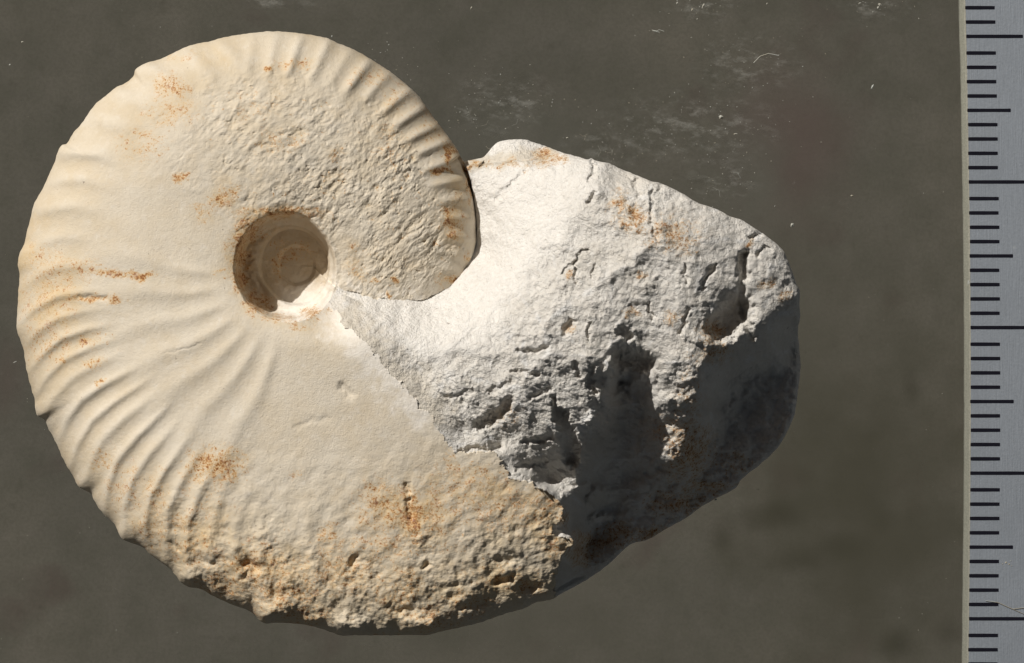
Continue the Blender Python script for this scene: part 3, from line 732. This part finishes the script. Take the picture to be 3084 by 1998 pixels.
# ------------------------------------------------------------------ steel ruler
def steel_material(name, col, rough, bumpd):
    N = Nodes(name); co = N.coords(1000.0)
    mp = N.n('ShaderNodeMapping'); N.l(co, mp.inputs[0]); mp.inputs['Scale'].default_value = (6.0,.22,1)
    st = N.noise(mp.outputs[0], 2.2, 5, .7); gr = N.noise(co, 7.0, 3, .7); bl = N.noise(co, .22, 3, .5)
    b = N.n('ShaderNodeBsdfPrincipled')
    c = N.mix(N.ramp(st,.35,.65,0,.35), col, tuple(v*1.35 for v in col))
    c = N.mix(N.ramp(gr,.35,.68,0,.40), c, tuple(v*.72 for v in col))
    c = N.mix(N.ramp(bl,.35,.7,0,.25), c, tuple(v*.8 for v in col))
    sc_ = N.noise(co, 1.3, 2, .4)
    c = N.mix(N.ramp(sc_,.74,.80,0,.35), c, (.62,.66,.68))
    N.l(c, b.inputs['Base Color']); b.inputs['Metallic'].default_value = .8
    b.inputs['Roughness'].default_value = rough
    nb = N.bump(st, bumpd); nb2 = N.bump(gr, bumpd*.5, normal=nb); N.l(nb2, b.inputs['Normal'])
    N.l(b.outputs[0], N.out.inputs[0]); return N.m
ruler = bpy.data.objects.new('steel_ruler', None); sc.collection.objects.link(ruler)
ruler['label'] = 'grey steel ruler with black millimetre marks standing upright at the right edge'
ruler['category'] = 'ruler'
ZR = .5
# blade bent slightly to imitate the lens's barrel distortion, measured on its edge
def edge_x(y_mm):         # y up, mm from picture centre
    py = 999 - y_mm*PPM
    return np.interp(py, [-2500,-600,0,180,400,700,1000,1300,1600,1998,2600,4600],[2868,2884,2888,2893,2897,2902,2904.5,2904.5,2902.5,2898,2893,2878])
Y0, Y1 = -62.0, 88.0
ys = np.linspace(Y0, Y1, 220)
NS_ = len(ys); W_ = 25.0
ex = (edge_x(ys)-1542)/PPM
edge_n = np.array([perlin(np.array([y*3.0]), np.array([0.3]), 9)[0]*.018 for y in ys])
def strip(name, offs, zs, jit):
    v = []; f = []
    for i in range(NS_):
        for k, (o_x, z_) in enumerate(zip(offs, zs)):
            v.append(((ex[i]+o_x+(edge_n[i] if k in jit else 0))*MM, ys[i]*MM, z_*MM))
    n = len(offs)
    for i in range(NS_-1):
        for k in range(n-1):
            f.append((i*n+k, i*n+k+1, (i+1)*n+k+1, (i+1)*n+k))
    me = bpy.data.meshes.new(name); me.from_pydata(v, [], f); me.update(); return me
BW = 17/PPM
bevel = link('bevelled_edge', strip('bevelled_edge', [0,0,.05,BW-.03,BW], [.002,.26,.30,ZR-.02,ZR], (0,1)), ruler, steel_material('worn_bevel',(.27,.27,.225),.6,.00002))
blade = link('blade', strip('blade', [BW,BW+.05,W_,W_,0.02,.02], [ZR,ZR+.004,ZR+.004,.0015,.0015,.24], (4,5)), ruler, steel_material('brushed_steel',(.41,.45,.50),.52,.000012))
arris = link('pale_arris', strip('pale_arris', [BW-.06,BW+.05], [ZR+.008,ZR+.008], (0,)), ruler, steel_material('bright_arris',(.62,.60,.50),.5,.00002))  # narrow paler strip where bevel meets blade
for i in (bevel, blade):
    for p in i.data.polygons: p.use_smooth = False
def ink_material():
    N = Nodes('black_ink'); co = N.coords(1000.0); b = N.n('ShaderNodeBsdfPrincipled')
    n = N.noise(co, 14, 3, .6)
    N.l(N.mix(N.ramp(n,.5,.8,0,.5), (.005,.005,.010), (.016,.016,.026)), b.inputs['Base Color'])
    b.inputs['Roughness'].default_value = .55; b.inputs['Specular IOR Level'].default_value = .15
    N.l(b.outputs[0], N.out.inputs[0]); return N.m
ink = ink_material()
def tick_mesh(L):
    w_ = .118; v = []; f = []; n = 9; rr_ = np.random.RandomState(int(L*100))
    for i in range(n):
        t = i/(n-1); x = (0, .02, .1, .3, .5, .7, .9, .98, 1)[i]*L; hw = w_*(1+rr_.uniform(-.06,.06))
        if i in (0, n-1): hw *= .86
        v += [(x*MM, -hw*MM, 0), (x*MM, hw*MM, 0), (x*MM, -hw*MM, .012*MM), (x*MM, hw*MM, .012*MM)]
    for i in range(n-1):
        a = i*4; b_ = a+4
        f += [(a+2,b_+2,b_+3,a+3),(a,b_,b_+2,a+2),(a+3,b_+3,b_+1,a+1)]
    f += [(0,2,3,1),((n-1)*4,(n-1)*4+1,(n-1)*4+3,(n-1)*4+2)]
    me = bpy.data.meshes.new('tick_mark'); me.from_pydata(v, [], f); me.update(); me.materials.append(ink); return me
TM = {'s': tick_mesh(89/PPM), 'm': tick_mesh(131/PPM), 'l': tick_mesh(171/PPM)}
ry = random.Random(3)
for k in range(-60, 86):
    # engraved pattern: the gap after each centimetre mark is a little wider
    cm = math.floor(k/10); fr_ = k - cm*10
    py = 987 - 438.5*cm - (fr_*43.15)
    y = (999-py)/PPM
    if not (Y0+1 < y < Y1-1): continue
    kind = 'l' if fr_ == 0 else ('m' if fr_ == 5 else 's')
    o = bpy.data.objects.new('tick_mark', TM[kind]); sc.collection.objects.link(o); o.parent = ruler
    o.location = ((float(edge_x(y))-1542)*MM/PPM + (BW+.02+ry.uniform(-.02,.02))*MM, y*MM, (ZR+.008)*MM)

# ------------------------------------------------------------------ dust, crumbs and fibres on the sheet
def dust():
    rg = random.Random(11); v = []; f = []
    def flake(px, py, a, b, z0=0.0):
        x, y, _ = P(px, py, 0); x *= 1000; y *= 1000
        n = 5; th = rg.uniform(0, 6.28); i0 = len(v); h = min(a, b)*.7
        for k in range(n):
            q = 2*math.pi*k/n; r = rg.uniform(.6,1.1)
            ux = a*r*math.cos(q); uy = b*r*math.sin(q)
            v.append(((x+ux*math.cos(th)-uy*math.sin(th))*MM, (y+ux*math.sin(th)+uy*math.cos(th))*MM, (z0+.004)*MM))
        v.append((x*MM, y*MM, (z0+.004+h)*MM))
        for k in range(n): f.append((i0+k, i0+(k+1) % n, i0+n))
    big = [(2172,353,9,7),(2628,262,10,4),(2385,678,7,6),(1420,24,6,4),(2118,18,12,4),(2215,404,8,3),(1708,416,4,3),(1523,388,3,3),(2566,590,5,4),(68,127,5,4),(30,196,4,3),
           (2040,10,5,4),(2310,12,4,3),(2085,30,6,3),(975,147,8,3),(1000,110,4,3),(2100,58,3,3),(1975,95,16,3),(2650,14,7,5),(2645,24,5,4),(2590,10,4,3),(2155,1505,6,4),(45,1091,7,2)]
    for px, py, a, b in big: flake(px, py, a/PPM, b/PPM)
    cl = [(1520,310,200,110,50),(2080,380,340,130,90),(2230,190,190,110,40),(1850,440,180,70,34),(2180,540,140,90,34),(1420,340,80,60,20),(2640,20,120,40,20),(2130,15,160,30,20),(1150,180,200,120,24)]
    for cx, cy, rx, ry_, n in cl:
        for _ in range(n):
            flake(rg.gauss(cx, rx*.5), rg.gauss(cy, ry_*.5), rg.uniform(.02,.07), rg.uniform(.015,.04))
    for _ in range(200): flake(rg.uniform(0,2880), rg.uniform(0,1998), rg.uniform(.015,.045), rg.uniform(.01,.03))
    def fibre(pts, wd, z=.03):
        i0 = len(v)
        m = []
        for (a, b_), (c, d) in zip(pts[:-1], pts[1:]):
            for t in range(4): m.append((a+(c-a)*t/4, b_+(d-b_)*t/4))
        m.append(pts[-1])
        for i, (px, py) in enumerate(m):
            x, y, _ = P(px, py, z); q = m[min(i+1, len(m)-1)]; p0 = m[max(i-1, 0)]
            dx, dy = q[0]-p0[0], -(q[1]-p0[1]); L = math.hypot(dx, dy) or 1
            nx, ny = -dy/L*wd*MM, dx/L*wd*MM
            v.extend([(x+nx, y+ny, z*MM), (x, y, (z+wd)*MM), (x-nx, y-ny, z*MM)])
        for i in range(len(m)-1):
            a = i0+i*3
            f.append((a,a+3,a+4,a+1)); f.append((a+1,a+4,a+5,a+2))
    for _ in range(9):
        cx, cy, rx, ry_, n = rg.choice(cl[:6]); x = rg.gauss(cx, rx*.4); y = rg.gauss(cy, ry_*.4); a = rg.uniform(0,3.14); L = rg.uniform(8,22)
        fibre([(x,y),(x+L*math.cos(a),y+L*math.sin(a)),(x+L*1.7*math.cos(a+.5),y+L*1.7*math.sin(a+.5))], .007)
    fibre([(2270,190),(2290,170),(2315,162),(2345,168)], .03)
    fibre([(2000,95),(1985,90),(1978,96)], .02)
    fibre([(1463,440),(1470,448),(1482,447)], .012)
    fibre([(2968,1810),(3005,1815),(3050,1835),(3075,1832),(3100,1830)], .022, .56)
    fibre([(3050,1835),(3084,1850),(3120,1858)], .015, .56)
    me = bpy.data.meshes.new('dust'); me.from_pydata(v, [], f); me.update()
    N = Nodes('pale_dust'); co = N.coords(1000.0); b = N.n('ShaderNodeBsdfPrincipled')
    N.l(N.mix(N.ramp(N.noise(co,.8,2,.5),.4,.6), (.38,.39,.36), (.32,.29,.22)), b.inputs['Base Color']); b.inputs['Roughness'].default_value = .7
    N.l(b.outputs[0], N.out.inputs[0])
    o = link('dust', me, None, N.m); o['kind'] = 'stuff'; o['label'] = 'pale dust specks and fibres scattered over the dark sheet'
dust()

# a pale chip of debris on the ruler near its lower marks
def chip():
    rg = random.Random(5); v = []; f = []
    for px, py, a in ((3030,1695,.09),(3040,1700,.07),(3044,1690,.045),(3020,1699,.05),(3047,1705,.05)):
        x, y, _ = P(px, py, ZR); i0 = len(v)
        for k in range(6):
            q = k*math.pi/3; r = a*rg.uniform(.6,1.2); v.append((x+r*math.cos(q)*MM, y+r*.7*math.sin(q)*MM, (ZR+.006)*MM))
        v.append((x, y, (ZR+.05)*MM))
        for k in range(6): f.append((i0+k, i0+(k+1) % 6, i0+6))
    me = bpy.data.meshes.new('chalk_crumb'); me.from_pydata(v, [], f); me.update()
    o = link('chalk_crumb', me, None, bpy.data.materials['pale_dust'])
    o['label'] = 'tiny white crumb lying on the ruler near its lower marks'; o['category'] = 'crumb'
chip()
print('tris', sum(len(o.data.polygons)*2 for o in sc.objects if o.type == 'MESH'))
